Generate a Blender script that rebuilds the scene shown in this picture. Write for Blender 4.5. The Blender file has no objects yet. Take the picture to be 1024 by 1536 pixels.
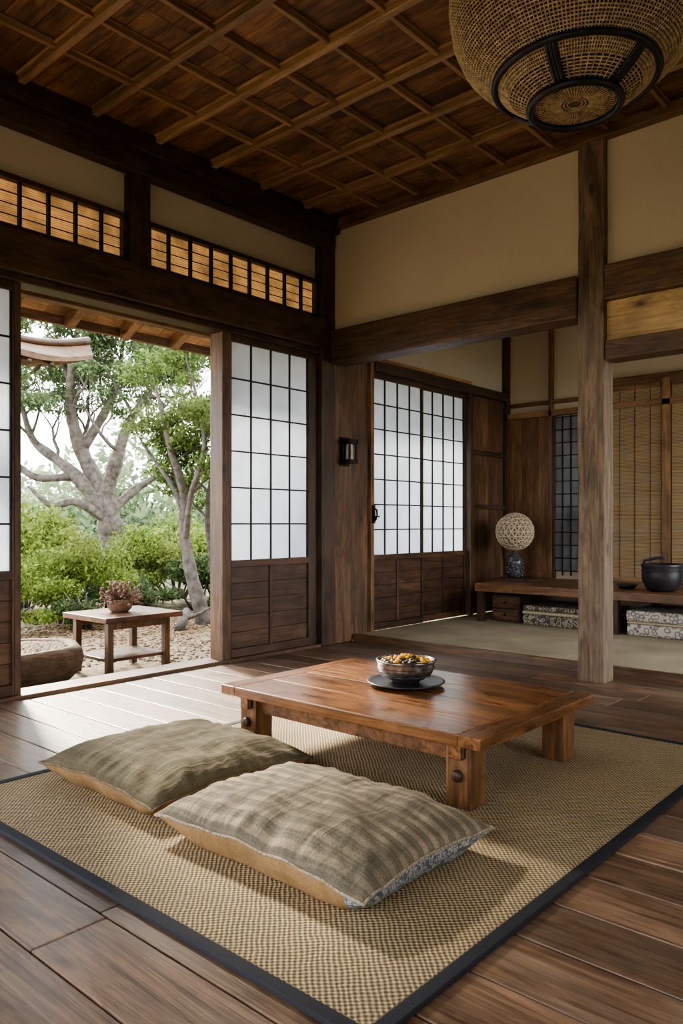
import bpy, bmesh, math, random
import numpy as np
from mathutils import Vector, Matrix, noise, Euler
random.seed(7)
rng = np.random.default_rng(7)
scene = bpy.context.scene
COL = scene.collection

# ------------------------------------------------------------------ materials
def newmat(name):
    m = bpy.data.materials.new(name); m.use_nodes = True
    nt = m.node_tree
    for n in list(nt.nodes): nt.nodes.remove(n)
    out = nt.nodes.new('ShaderNodeOutputMaterial')
    b = nt.nodes.new('ShaderNodeBsdfPrincipled')
    nt.links.new(b.outputs[0], out.inputs[0])
    return m, nt, b, out
def N(nt, t, **kw):
    n = nt.nodes.new('ShaderNode'+t)
    for k, v in kw.items(): setattr(n, k, v)
    return n
def ramp(nt, stops):
    r = N(nt, 'ValToRGB'); e = r.color_ramp.elements
    while len(e) < len(stops): e.new(0.5)
    for i, (p, c) in enumerate(stops):
        e[i].position = p; e[i].color = (c[0], c[1], c[2], 1)
    return r
def ramp_out(nt, src, stops):
    r = ramp(nt, stops); nt.links.new(src, r.inputs[0]); return r.outputs[0]
def math_(nt, op, a, b=None, c=None):
    n = N(nt, 'Math', operation=op)
    for i, x in enumerate((a, b, c)):
        if x is None: continue
        if isinstance(x, (int, float)): n.inputs[i].default_value = x
        else: nt.links.new(x, n.inputs[i])
    return n.outputs[0]
def mix(nt, mode, fac, a, b):
    n = N(nt, 'MixRGB', blend_type=mode)
    for i, x in enumerate((fac, a, b)):
        if isinstance(x, (int, float)): n.inputs[i].default_value = x
        elif isinstance(x, tuple): n.inputs[i].default_value = (x[0], x[1], x[2], 1)
        else: nt.links.new(x, n.inputs[i])
    return n.outputs[0]

def wood(name, c1, c2, axis='X', scale=1.0, rough=0.5, bump=0.35, var=0.5, spec=0.5, knots=True, wear=None, fine=0.45, wearamt=0.6, coat=0, figure=38.0, grime=0.8):
    m, nt, b, out = newmat(name); L = nt.links.new
    tc = N(nt, 'TexCoord'); at = N(nt, 'Attribute', attribute_name='var')
    off = N(nt, 'VectorMath', operation='SCALE'); off.inputs[0].default_value = (7.3, 5.1, 9.7)
    L(at.outputs['Fac'], off.inputs['Scale'])
    add = N(nt, 'VectorMath', operation='ADD'); L(tc.outputs['Object'], add.inputs[0]); L(off.outputs[0], add.inputs[1])
    def nz(perp, along, detail, dist):
        mp = N(nt, 'Mapping'); s = [perp*scale]*3; s['XYZ'.index(axis)] = along*scale
        mp.inputs['Scale'].default_value = s; L(add.outputs[0], mp.inputs['Vector'])
        n = N(nt, 'TexNoise'); n.inputs['Scale'].default_value = 1; n.inputs['Detail'].default_value = detail
        n.inputs['Roughness'].default_value = 0.6; n.inputs['Distortion'].default_value = dist
        L(mp.outputs[0], n.inputs['Vector']); return n.outputs['Fac']
    n1 = nz(8, 0.9, 4, 1.0); n2 = nz(75, 2.2, 5, 0.3); n3 = nz(2.2, 1.5, 4, 0); n4 = nz(14, 6, 8, .4)
    rings = math_(nt, 'SINE', math_(nt, 'MULTIPLY', n1, figure))
    rings = math_(nt, 'MULTIPLY_ADD', rings, 0.16, 0.5)
    f = math_(nt, 'ADD', math_(nt, 'MULTIPLY', rings, 0.8-fine), math_(nt, 'MULTIPLY', n2, fine))
    f = math_(nt, 'ADD', f, math_(nt, 'MULTIPLY', n1, 0.25))
    r = ramp(nt, [(0.36, c1), (0.66, c2)]); L(f, r.inputs[0])
    col = mix(nt, 'MULTIPLY', grime, r.outputs[0], ramp_out(nt, n3, [(0.32, (0.42, 0.40, 0.38)), (0.62, (1.15, 1.12, 1.08))]))
    col = mix(nt, 'MULTIPLY', grime*.7, col, ramp_out(nt, n4, [(0.36, (0.45, 0.43, 0.42)), (0.54, (1.08, 1.06, 1.04))]))
    if wear:
        w = nz(3.5, 1.6, 8, 0.5)
        wf = ramp_out(nt, w, [(0.47, (0, 0, 0)), (0.64, (1, 1, 1))])
        col = mix(nt, 'MIX', math_(nt, 'MULTIPLY', wf, wearamt), col, mix(nt, 'MULTIPLY', 1.0, wear, ramp_out(nt, n2, [(.3, (.55,)*3), (.65, (1.2,)*3)])))
    if knots:
        vo = N(nt, 'TexVoronoi'); vo.inputs['Scale'].default_value = 1
        mp = N(nt, 'Mapping'); s = [5.5*scale]*3; s['XYZ'.index(axis)] = 2.2*scale
        mp.inputs['Scale'].default_value = s; L(add.outputs[0], mp.inputs['Vector']); L(mp.outputs[0], vo.inputs['Vector'])
        kf = ramp_out(nt, vo.outputs['Distance'], [(0.03, (0.22, 0.2, 0.18)), (0.13, (1, 1, 1))])
        col = mix(nt, 'MULTIPLY', 0.85, col, kf)
    hs = N(nt, 'HueSaturation'); L(col, hs.inputs['Color'])
    L(math_(nt, 'MULTIPLY_ADD', at.outputs['Fac'], var, 1-var/2), hs.inputs['Value'])
    L(hs.outputs[0], b.inputs['Base Color'])
    L(math_(nt, 'MULTIPLY_ADD', n2, 0.3, math_(nt, 'MULTIPLY_ADD', n4, .25, rough-.28)), b.inputs['Roughness'])
    b.inputs['Specular IOR Level'].default_value = spec
    if coat: b.inputs['Coat Weight'].default_value = coat; b.inputs['Coat Roughness'].default_value = .22
    bp = N(nt, 'Bump'); bp.inputs['Strength'].default_value = bump; bp.inputs['Distance'].default_value = 0.004
    L(f, bp.inputs['Height']); L(bp.outputs[0], b.inputs['Normal'])
    return m

def simple(name, col, rough=0.6, metal=0.0, nscale=20, namp=0.25, bump=0.1, spec=0.5, dist=0.003):
    m, nt, b, out = newmat(name); L = nt.links.new
    tc = N(nt, 'TexCoord'); n = N(nt, 'TexNoise'); n.inputs['Scale'].default_value = nscale; n.inputs['Detail'].default_value = 6
    L(tc.outputs['Object'], n.inputs['Vector'])
    lo = tuple(c*(1-namp) for c in col); hi = tuple(min(1, c*(1+namp)) for c in col)
    L(ramp_out(nt, n.outputs['Fac'], [(0.3, lo), (0.7, hi)]), b.inputs['Base Color'])
    b.inputs['Roughness'].default_value = rough; b.inputs['Metallic'].default_value = metal
    b.inputs['Specular IOR Level'].default_value = spec
    bp = N(nt, 'Bump'); bp.inputs['Strength'].default_value = bump; bp.inputs['Distance'].default_value = dist
    L(n.outputs['Fac'], bp.inputs['Height']); L(bp.outputs[0], b.inputs['Normal'])
    return m

def plaster(name, col):
    m, nt, b, out = newmat(name); L = nt.links.new
    tc = N(nt, 'TexCoord')
    n = N(nt, 'TexNoise'); n.inputs['Scale'].default_value = 1.3; n.inputs['Detail'].default_value = 4; L(tc.outputs['Object'], n.inputs['Vector'])
    n2 = N(nt, 'TexNoise'); n2.inputs['Scale'].default_value = 130; n2.inputs['Detail'].default_value = 4; L(tc.outputs['Object'], n2.inputs['Vector'])
    c = mix(nt, 'MULTIPLY', 1.0, ramp_out(nt, n.outputs['Fac'], [(0.25, tuple(x*0.86 for x in col)), (0.75, col)]),
            ramp_out(nt, n2.outputs['Fac'], [(0.3, (0.9, 0.9, 0.9)), (0.7, (1, 1, 1))]))
    L(c, b.inputs['Base Color']); b.inputs['Roughness'].default_value = 0.92; b.inputs['Specular IOR Level'].default_value = 0.15
    bp = N(nt, 'Bump'); bp.inputs['Strength'].default_value = 0.2; bp.inputs['Distance'].default_value = 0.002
    L(n2.outputs['Fac'], bp.inputs['Height']); L(bp.outputs[0], b.inputs['Normal'])
    return m

def paper(name, col, emit=0.0):
    m, nt, b, out = newmat(name); L = nt.links.new
    tc = N(nt, 'TexCoord'); n = N(nt, 'TexNoise'); n.inputs['Scale'].default_value = 6; n.inputs['Detail'].default_value = 8
    L(tc.outputs['Object'], n.inputs['Vector'])
    c = ramp_out(nt, n.outputs['Fac'], [(0.3, tuple(x*0.9 for x in col)), (0.7, col)])
    d = N(nt, 'BsdfDiffuse'); t = N(nt, 'BsdfTranslucent'); L(c, d.inputs[0]); L(c, t.inputs[0])
    mx = N(nt, 'MixShader'); mx.inputs[0].default_value = 0.46; L(d.outputs[0], mx.inputs[1]); L(t.outputs[0], mx.inputs[2]); L(mx.outputs[0], out.inputs[0])
    return m

def reed(name, c1, c2, freq=150, emit=0.0, trans=0.45, axis=2, amp=0.22, patch=0):
    m, nt, b, out = newmat(name); L = nt.links.new
    tc = N(nt, 'TexCoord'); sp = N(nt, 'SeparateXYZ'); L(tc.outputs['Object'], sp.inputs[0])
    s = math_(nt, 'SINE', math_(nt, 'MULTIPLY', sp.outputs[axis], freq*2))
    mp = N(nt, 'Mapping'); sc = [6, 6, 6]; sc[axis] = 120; mp.inputs['Scale'].default_value = sc; L(tc.outputs['Object'], mp.inputs['Vector'])
    n = N(nt, 'TexNoise'); n.inputs['Scale'].default_value = 1; n.inputs['Detail'].default_value = 4; L(mp.outputs[0], n.inputs['Vector'])
    f = math_(nt, 'ADD', math_(nt, 'MULTIPLY_ADD', s, amp, 0.25), math_(nt, 'MULTIPLY', n.outputs['Fac'], 0.6))
    c = ramp_out(nt, f, [(0.25, c1), (0.75, c2)])
    if patch:
        n5 = N(nt, 'TexNoise'); n5.inputs['Scale'].default_value = 7; n5.inputs['Detail'].default_value = 5; L(tc.outputs['Object'], n5.inputs['Vector'])
        c = mix(nt, 'MULTIPLY', 1.0, c, ramp_out(nt, n5.outputs['Fac'], [(0.35, (1-patch,)*3), (0.6, (1, 1, 1))]))
    d = N(nt, 'BsdfDiffuse'); t = N(nt, 'BsdfTranslucent'); L(c, d.inputs[0]); L(c, t.inputs[0])
    mx = N(nt, 'MixShader'); mx.inputs[0].default_value = trans; L(d.outputs[0], mx.inputs[1]); L(t.outputs[0], mx.inputs[2])
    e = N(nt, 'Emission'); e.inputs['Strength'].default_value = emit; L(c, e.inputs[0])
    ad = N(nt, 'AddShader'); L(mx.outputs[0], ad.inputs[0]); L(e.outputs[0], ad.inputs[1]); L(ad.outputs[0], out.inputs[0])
    bp = N(nt, 'Bump'); bp.inputs['Strength'].default_value = 0.6; bp.inputs['Distance'].default_value = 0.003
    L(f, bp.inputs['Height']); L(bp.outputs[0], d.inputs['Normal'])
    return m

def weave(name, dark, mid, light, kx, ky, bump=0.8, rough=0.85, patch=0.3):
    m, nt, b, out = newmat(name); L = nt.links.new
    tc = N(nt, 'TexCoord'); 
    nd = N(nt, 'TexNoise'); nd.inputs['Scale'].default_value = 14; L(tc.outputs['Object'], nd.inputs['Vector'])
    wv = N(nt, 'VectorMath', operation='MULTIPLY_ADD'); L(nd.outputs['Color'], wv.inputs[0]); wv.inputs[1].default_value = (0.014,)*3; L(tc.outputs['Object'], wv.inputs[2])
    sp = N(nt, 'SeparateXYZ'); L(wv.outputs[0], sp.inputs[0])
    a = math_(nt, 'SINE', math_(nt, 'MULTIPLY', sp.outputs[0], kx)); c = math_(nt, 'SINE', math_(nt, 'MULTIPLY', sp.outputs[1], ky))
    pr = math_(nt, 'MULTIPLY', a, c)
    f = math_(nt, 'MULTIPLY_ADD', pr, 0.5, 0.5)
    n = N(nt, 'TexNoise'); n.inputs['Scale'].default_value = 90; n.inputs['Detail'].default_value = 5; L(tc.outputs['Object'], n.inputs['Vector'])
    f2 = math_(nt, 'ADD', math_(nt, 'MULTIPLY', f, 0.6), math_(nt, 'MULTIPLY', n.outputs['Fac'], 0.4))
    col = ramp_out(nt, f2, [(0.25, dark), (0.5, mid), (0.78, light)])
    n3 = N(nt, 'TexNoise'); n3.inputs['Scale'].default_value = 2.2; n3.inputs['Detail'].default_value = 4; L(tc.outputs['Object'], n3.inputs['Vector'])
    col = mix(nt, 'MULTIPLY', 1.0, col, ramp_out(nt, n3.outputs['Fac'], [(0.3, (1-patch,)*3), (0.7, (1, 1, 1))]))
    L(col, b.inputs['Base Color']); b.inputs['Roughness'].default_value = rough; b.inputs['Specular IOR Level'].default_value = 0.3
    bp = N(nt, 'Bump'); bp.inputs['Strength'].default_value = bump; bp.inputs['Distance'].default_value = 0.005
    L(f2, bp.inputs['Height']); L(bp.outputs[0], b.inputs['Normal'])
    return m

def fabric(name, base, stripe, fy, sx, amount=0.6, axis=1):
    m, nt, b, out = newmat(name); L = nt.links.new
    tc = N(nt, 'TexCoord'); nd = N(nt, 'TexNoise'); nd.inputs['Scale'].default_value = 3; L(tc.outputs['Object'], nd.inputs['Vector'])
    wv = N(nt, 'VectorMath', operation='MULTIPLY_ADD'); L(nd.outputs['Color'], wv.inputs[0]); wv.inputs[1].default_value = (0.02,)*3; L(tc.outputs['Object'], wv.inputs[2])
    sp = N(nt, 'SeparateXYZ'); L(wv.outputs[0], sp.inputs[0])
    s1 = math_(nt, 'SINE', math_(nt, 'MULTIPLY', sp.outputs[axis], fy)); s2 = math_(nt, 'SINE', math_(nt, 'MULTIPLY', sp.outputs[1-axis], sx))
    s1b = math_(nt, 'SINE', math_(nt, 'MULTIPLY', sp.outputs[axis], fy*4))
    n = N(nt, 'TexNoise'); n.inputs['Scale'].default_value = 220; n.inputs['Detail'].default_value = 3; L(tc.outputs['Object'], n.inputs['Vector'])
    n2 = N(nt, 'TexNoise'); n2.inputs['Scale'].default_value = 6; n2.inputs['Detail'].default_value = 5; L(tc.outputs['Object'], n2.inputs['Vector'])
    m1 = ramp_out(nt, math_(nt, 'MULTIPLY_ADD', s1, 0.5, 0.5), [(0.5, (0, 0, 0)), (0.8, (1, 1, 1))])
    m1b = ramp_out(nt, math_(nt, 'MULTIPLY_ADD', s1b, 0.5, 0.5), [(0.6, (0, 0, 0)), (0.95, (1, 1, 1))])
    m2 = ramp_out(nt, math_(nt, 'MULTIPLY_ADD', s2, 0.5, 0.5), [(0.55, (0, 0, 0)), (0.9, (1, 1, 1))])
    m3 = ramp_out(nt, n2.outputs['Fac'], [(0.35, (0.35,)*3), (0.65, (1, 1, 1))])
    col = mix(nt, 'MIX', math_(nt, 'MULTIPLY', math_(nt, 'MULTIPLY', m1, m3), amount), base, stripe)
    col = mix(nt, 'MIX', math_(nt, 'MULTIPLY', m1b, amount*0.3), col, stripe)
    col = mix(nt, 'MIX', math_(nt, 'MULTIPLY', m2, amount*0.4), col, tuple(x*0.65 for x in base))
    col = mix(nt, 'MULTIPLY', 1.0, col, ramp_out(nt, n.outputs['Fac'], [(0.3, (0.68,)*3), (0.7, (1.1,)*3)]))
    col = mix(nt, 'MULTIPLY', 1.0, col, ramp_out(nt, n2.outputs['Fac'], [(0.3, (0.72,)*3), (0.7, (1.05,)*3)]))
    L(col, b.inputs['Base Color']); b.inputs['Roughness'].default_value = 0.9; b.inputs['Specular IOR Level'].default_value = 0.2
    bp = N(nt, 'Bump'); bp.inputs['Strength'].default_value = 0.5; bp.inputs['Distance'].default_value = 0.002
    L(n.outputs['Fac'], bp.inputs['Height'])
    mp = N(nt, 'Mapping'); mp.inputs['Scale'].default_value = (22, 5, 8); mp.inputs['Rotation'].default_value = (0, 0, .6); L(tc.outputs['Object'], mp.inputs['Vector'])
    n6 = N(nt, 'TexNoise'); n6.inputs['Scale'].default_value = 1; n6.inputs['Detail'].default_value = 4; n6.inputs['Distortion'].default_value = .6; L(mp.outputs[0], n6.inputs['Vector'])
    bp2 = N(nt, 'Bump'); bp2.inputs['Strength'].default_value = 0.5; bp2.inputs['Distance'].default_value = 0.02
    L(n6.outputs['Fac'], bp2.inputs['Height']); L(bp.outputs[0], bp2.inputs['Normal']); L(bp2.outputs[0], b.inputs['Normal'])
    return m

def pattern(name, c1, c2, scale=25):
    m, nt, b, out = newmat(name); L = nt.links.new
    tc = N(nt, 'TexCoord'); v = N(nt, 'TexVoronoi'); v.inputs['Scale'].default_value = scale; L(tc.outputs['Object'], v.inputs['Vector'])
    L(ramp_out(nt, v.outputs['Distance'], [(0.25, c1), (0.45, c2), (0.6, c1)]), b.inputs['Base Color']); b.inputs['Roughness'].default_value = 0.85
    return m

def leafmat(name, c1, c2, trans=0.45):
    m, nt, b, out = newmat(name); L = nt.links.new
    at = N(nt, 'Attribute', attribute_name='var')
    tc = N(nt, 'TexCoord'); n = N(nt, 'TexNoise'); n.inputs['Scale'].default_value = 1.6; n.inputs['Detail'].default_value = 3; L(tc.outputs['Object'], n.inputs['Vector'])
    c = ramp_out(nt, at.outputs['Fac'], [(0.0, c1), (0.85, c2), (1.0, tuple(min(1, x*1.3) for x in c2))])
    c = mix(nt, 'MIX', math_(nt, 'MULTIPLY', ramp_out(nt, n.outputs['Fac'], [(0.45, (0, 0, 0)), (0.65, (1, 1, 1))]), 0.5), c, (c2[0]*.7+.01, c2[1]*.55+.01, c2[2]*.75+.01))
    d = N(nt, 'BsdfDiffuse'); t = N(nt, 'BsdfTranslucent'); L(c, d.inputs[0]); L(c, t.inputs[0])
    mx = N(nt, 'MixShader'); mx.inputs[0].default_value = trans; L(d.outputs[0], mx.inputs[1]); L(t.outputs[0], mx.inputs[2]); L(mx.outputs[0], out.inputs[0])
    return m

D1, D2 = (0.026, 0.015, 0.010), (0.110, 0.062, 0.036)       # dark beams
M1, M2 = (0.052, 0.027, 0.014), (0.215, 0.120, 0.062)       # medium
Lt1, Lt2 = (0.15, 0.082, 0.040), (0.40, 0.235, 0.112)        # light
DW = (0.11, 0.073, 0.048)
w_darkY = wood('dark_wood_y', D1, D2, 'Y', wear=DW, wearamt=.35); w_darkX = wood('dark_wood_x', D1, D2, 'X', wear=DW, wearamt=.35); w_darkZ = wood('dark_wood_z', D1, D2, 'Z', wear=DW, wearamt=.35)
w_medX = wood('brown_wood_x', M1, M2, 'X', wear=(0.145, 0.098, 0.062), bump=0.7); w_medY = wood('brown_wood_y', M1, M2, 'Y', wear=(0.13, 0.09, 0.06)); w_medZ = wood('brown_wood_z', M1, M2, 'Z', wear=(0.12, 0.08, 0.055), bump=.6)
w_litX = wood('light_wood_x', Lt1, Lt2, 'X'); w_litY = wood('light_wood_y', Lt1, Lt2, 'Y'); w_litZ = wood('light_wood_z', Lt1, Lt2, 'Z')
w_yel = wood('yellow_board', (0.32, 0.20, 0.08), (0.66, 0.46, 0.22), 'X', wear=(.28, .20, .11), wearamt=.4, grime=.5)
w_floor = wood('floor_boards', (0.070, 0.042, 0.026), (0.29, 0.180, 0.110), 'X', rough=0.50, bump=0.8, var=0.8, wear=(0.25, 0.185, 0.130), fine=.55, coat=.22, figure=55, grime=.7)
w_ceil = wood('ceiling_boards', (0.066, 0.033, 0.016), (0.30, 0.158, 0.074), 'X', rough=0.6, var=0.9, wear=(0.05, 0.028, 0.016))
w_batX = wood('ceiling_batten_x', (0.20, 0.118, 0.062), (0.44, 0.285, 0.155), 'X', grime=.4); w_batY = wood('ceiling_batten_y', (0.15, 0.085, 0.044), (0.36, 0.22, 0.115), 'Y', grime=.4)
w_pillar = wood('weathered_pillar', (0.065, 0.045, 0.030), (0.28, 0.200, 0.130), 'Z', bump=1.0, rough=0.75, wear=(0.21, 0.162, 0.112))
w_table = wood('lacquered_table', (0.080, 0.030, 0.011), (0.38, 0.165, 0.058), 'X', rough=0.32, bump=0.10, var=0.25, scale=.9, fine=.3, wear=(.42, .22, .095), wearamt=.5, coat=.5, figure=30)
w_tableZ = wood('table_leg_wood', (0.085, 0.040, 0.018), (0.31, 0.160, 0.070), 'Z', rough=0.45, var=0.2)
w_tableY = wood('table_rail_wood', (0.07, 0.032, 0.014), (0.25, 0.122, 0.052), 'Y', rough=0.45, var=0.2)
w_tabley2 = wood('lacquered_table_end', (0.082, 0.031, 0.012), (0.35, 0.155, 0.055), 'Y', rough=0.32, bump=0.1, var=0.3, fine=.3, coat=.5)
w_darkP = wood('kick_panel_wood', (0.035, 0.018, 0.011), (0.135, 0.070, 0.038), 'Y')
plas = plaster('cream_plaster', (0.68, 0.575, 0.43)); plas_shade = plaster('shaded_plaster', (0.60, 0.52, 0.41))  # second plaster: left wall's shade put into a greyer, darker colour
m_paper = paper('shoji_paper', (0.86, 0.90, 0.95))
m_reedwin = reed('amber_reed_glow', (0.40, 0.21, 0.07), (0.92, 0.60, 0.27), 260, emit=0.26, trans=0.6, amp=.14, patch=.4)  # reed screen: slight emission stands in for daylight glowing through
m_blind = reed('bamboo_blind_slats', (0.25, 0.17, 0.10), (0.62, 0.47, 0.29), 230, trans=0.2)
m_black = simple('black_iron', (0.018, 0.017, 0.018), 0.45, 0.4)
m_blackc = simple('black_glaze', (0.03, 0.03, 0.034), 0.35, 0.1, 40)
m_silver = simple('pewter_glaze', (0.26, 0.24, 0.22), 0.28, 0.85, 45, 0.6, 0.5)
m_rug = weave('rug_weave', (0.120, 0.085, 0.045), (0.36, 0.270, 0.150), (0.66, 0.53, 0.33), 350, 350, patch=.28, bump=0.9)
m_border = simple('rug_border', (0.016, 0.018, 0.024), 0.85, 0, 300, 0.4, 0.4)
m_tatami = weave('tatami_weave', (0.30, 0.25, 0.165), (0.45, 0.38, 0.26), (0.55, 0.47, 0.33), 300, 900, 0.3)
m_cush1 = fabric('olive_cushion_fabric', (0.165, 0.140, 0.086), (0.26, 0.225, 0.14), 110, 95, 0.4)
m_cush2 = fabric('striped_cushion_fabric', (0.185, 0.163, 0.115), (0.42, 0.335, 0.222), 125, 60, 0.75)
m_cunder = fabric('tan_cushion_underside', (0.36, 0.225, 0.105), (0.46, 0.30, 0.15), 120, 80, 0.4)
m_cpat = pattern('patterned_cushion_end', (0.10, 0.115, 0.13), (0.50, 0.48, 0.44), 75)
m_textile = pattern('patterned_textile', (0.10, 0.09, 0.08), (0.50, 0.43, 0.33), 30)
m_textile2 = pattern('pale_patterned_textile', (0.62, 0.58, 0.52), (0.14, 0.13, 0.13), 24)
m_gravel = simple('gravel_bed', (0.24, 0.175, 0.10), 0.9, 0, 28, 0.65, 1.0, dist=0.03)
m_soil = simple('garden_soil', (0.11, 0.105, 0.045), 0.95, 0, 5, 0.6, 0.8, dist=0.05)
m_bark = simple('tree_bark', (0.095, 0.080, 0.065), 0.9, 0, 12, 0.55, 1.0, dist=0.03)
m_rattan = simple('rattan_cane', (0.38, 0.275, 0.16), 0.7, 0, 60, 0.45, 0.3)
m_rattan_in = reed('rattan_liner', (0.10, 0.07, 0.04), (0.27, 0.195, 0.115), 200, trans=0.35)
m_cream = simple('cream_cord', (0.50, 0.415, 0.30), 0.8, 0, 50, 0.2)
m_creamin = simple('tan_liner', (0.22, 0.17, 0.12), 0.9, 0, 50, 0.3)
m_orange = simple('orange_petals', (0.85, 0.36, 0.03), 0.6, 0, 60, 0.5)
m_lampglass = simple('smoked_vase', (0.09, 0.09, 0.10), 0.2, 0.3, 60, 0.6, 0.5)
m_bluewin = simple('blue_grey_glass', (0.17, 0.185, 0.20), 0.25, 0, 3, 0.4, 0.05)
m_sconce = simple('frosted_glass', (0.50, 0.47, 0.40), 0.4)
m_dried = simple('dried_flower_stems', (0.17, 0.10, 0.065), 0.9, 0, 60, 0.5)
leafA = leafmat('pine_leaves', (0.040, 0.068, 0.030), (0.14, 0.19, 0.085)); leafB = leafmat('maple_leaves', (0.055, 0.090, 0.024), (0.19, 0.26, 0.08))
leafC = leafmat('shrub_leaves', (0.05, 0.085, 0.018), (0.23, 0.29, 0.07)); leafD = leafmat('distant_leaves_hazed', (0.10, 0.155, 0.08), (0.25, 0.32, 0.18))  # distant leaves: garden mist put into a paler leaf colour
leafE = leafmat('dark_undergrowth', (0.03, 0.05, 0.02), (0.13, 0.165, 0.07)); leafF = leafmat('fallen_leaf', (0.12, 0.07, 0.035), (0.32, 0.22, 0.12), .1)

# ------------------------------------------------------------------ mesh builder
class MB:
    def __init__(s): s.v = []; s.f = []; s.m = []; s.a = []; s.sm = []
    def add(s, vs, fs, m=0, var=None, smooth=False):
        o = len(s.v); s.v += [tuple(p) for p in vs]; var = random.random() if var is None else var
        for f in fs: s.f.append([i+o for i in f]); s.m.append(m); s.a.append(var); s.sm.append(smooth)
    def box(s, x0, x1, y0, y1, z0, z1, m=0, var=None):
        vs = [(x0,y0,z0),(x1,y0,z0),(x1,y1,z0),(x0,y1,z0),(x0,y0,z1),(x1,y0,z1),(x1,y1,z1),(x0,y1,z1)]
        s.add(vs, [(0,3,2,1),(4,5,6,7),(0,1,5,4),(1,2,6,5),(2,3,7,6),(3,0,4,7)], m, var)
    def obox(s, c, size, rot, m=0, var=None):
        M = rot if isinstance(rot, Matrix) else Euler(rot).to_matrix()
        vs = []
        for dz in (-.5,.5):
            for dx, dy in ((-.5,-.5),(.5,-.5),(.5,.5),(-.5,.5)):
                vs.append(Vector(c)+M @ Vector((dx*size[0], dy*size[1], dz*size[2])))
        s.add(vs, [(0,3,2,1),(4,5,6,7),(0,1,5,4),(1,2,6,5),(2,3,7,6),(3,0,4,7)], m, var)
    def tube(s, pts, rad, m=0, seg=8, closed=False, cap=True, var=None):
        pts = [Vector(p) for p in pts]; n = len(pts)
        if not hasattr(rad, '__len__'): rad = [rad]*n
        vs = []; ref = None
        for i, p in enumerate(pts):
            if closed: t = pts[(i+1) % n]-pts[i-1]
            else: t = pts[min(i+1, n-1)]-pts[max(i-1, 0)]
            t.normalize()
            if ref is None: ref = Vector((0,0,1)) if abs(t.z) < 0.9 else Vector((1,0,0))
            u = t.cross(ref)
            if u.length < 1e-4: u = t.cross(Vector((1,0.3,0)))
            u.normalize(); w = t.cross(u).normalized(); 
            if not closed: ref = (u.cross(t))
            for k in range(seg):
                a = 2*math.pi*k/seg; vs.append(p+(u*math.cos(a)+w*math.sin(a))*rad[i])
        fs = []
        for i in range(n if closed else n-1):
            j = (i+1) % n
            for k in range(seg): fs.append((i*seg+k, i*seg+(k+1)%seg, j*seg+(k+1)%seg, j*seg+k))
        if cap and not closed: fs.append(tuple(range(seg))[::-1]); fs.append(tuple((n-1)*seg+k for k in range(seg)))
        s.add(vs, fs, m, var, True)
    def ring(s, c, R, r, m=0, seg=64, ts=8, var=None):
        s.tube([(c[0]+R*math.cos(2*math.pi*i/seg), c[1]+R*math.sin(2*math.pi*i/seg), c[2]) for i in range(seg)], r, m, ts, True, var=var)
    def rev(s, cx, cy, prof, seg=48, m=0, var=None, wob=0, sx=1, sy=1):
        vs = []; n = len(prof)
        for (r, z) in prof:
            for k in range(seg):
                a = 2*math.pi*k/seg; rr = max(r, 1e-4)*(1+wob*noise.noise(Vector((math.cos(a)*2, math.sin(a)*2, z*5+cx))))
                vs.append((cx+rr*math.cos(a)*sx, cy+rr*math.sin(a)*sy, z))
        fs = [(i*seg+k, i*seg+(k+1)%seg, (i+1)*seg+(k+1)%seg, (i+1)*seg+k) for i in range(n-1) for k in range(seg)]
        s.add(vs, fs, m, var, True)
    def ball(s, c, r, m=0, seg=12, rings=8, sq=(1,1,1)):
        vs = []; 
        for i in range(rings+1):
            ph = math.pi*i/rings
            for k in range(seg):
                a = 2*math.pi*k/seg; vs.append((c[0]+r*sq[0]*math.sin(ph)*math.cos(a), c[1]+r*sq[1]*math.sin(ph)*math.sin(a), c[2]+r*sq[2]*math.cos(ph)))
        fs = [(i*seg+k, (i+1)*seg+k, (i+1)*seg+(k+1)%seg, i*seg+(k+1)%seg) for i in range(rings) for k in range(seg)]
        s.add(vs, fs, m, None, True)
    def build(s, name, mats, bevel=0, weld=False):
        me = bpy.data.meshes.new(name); me.from_pydata(s.v, [], s.f); 
        for m in mats: me.materials.append(m)
        me.polygons.foreach_set('material_index', s.m); me.polygons.foreach_set('use_smooth', s.sm)
        at = me.attributes.new('var', 'FLOAT', 'FACE'); at.data.foreach_set('value', s.a)
        me.update()
        ob = bpy.data.objects.new(name, me); COL.objects.link(ob)
        if weld:
            bm = bmesh.new(); bm.from_mesh(me); bmesh.ops.remove_doubles(bm, verts=bm.verts, dist=1e-5)
            bmesh.ops.recalc_face_normals(bm, faces=bm.faces); bm.to_mesh(me); bm.free()
        if bevel:
            md = ob.modifiers.new('bevel', 'BEVEL'); md.width = bevel; md.segments = 2; md.limit_method = 'ANGLE'; md.angle_limit = 0.7
        return ob

XL, YB, ZC = -4.28, 4.68, 3.48
XR, YF = 1.6, -1.6
YA = 7.6     # alcove back wall
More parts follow.
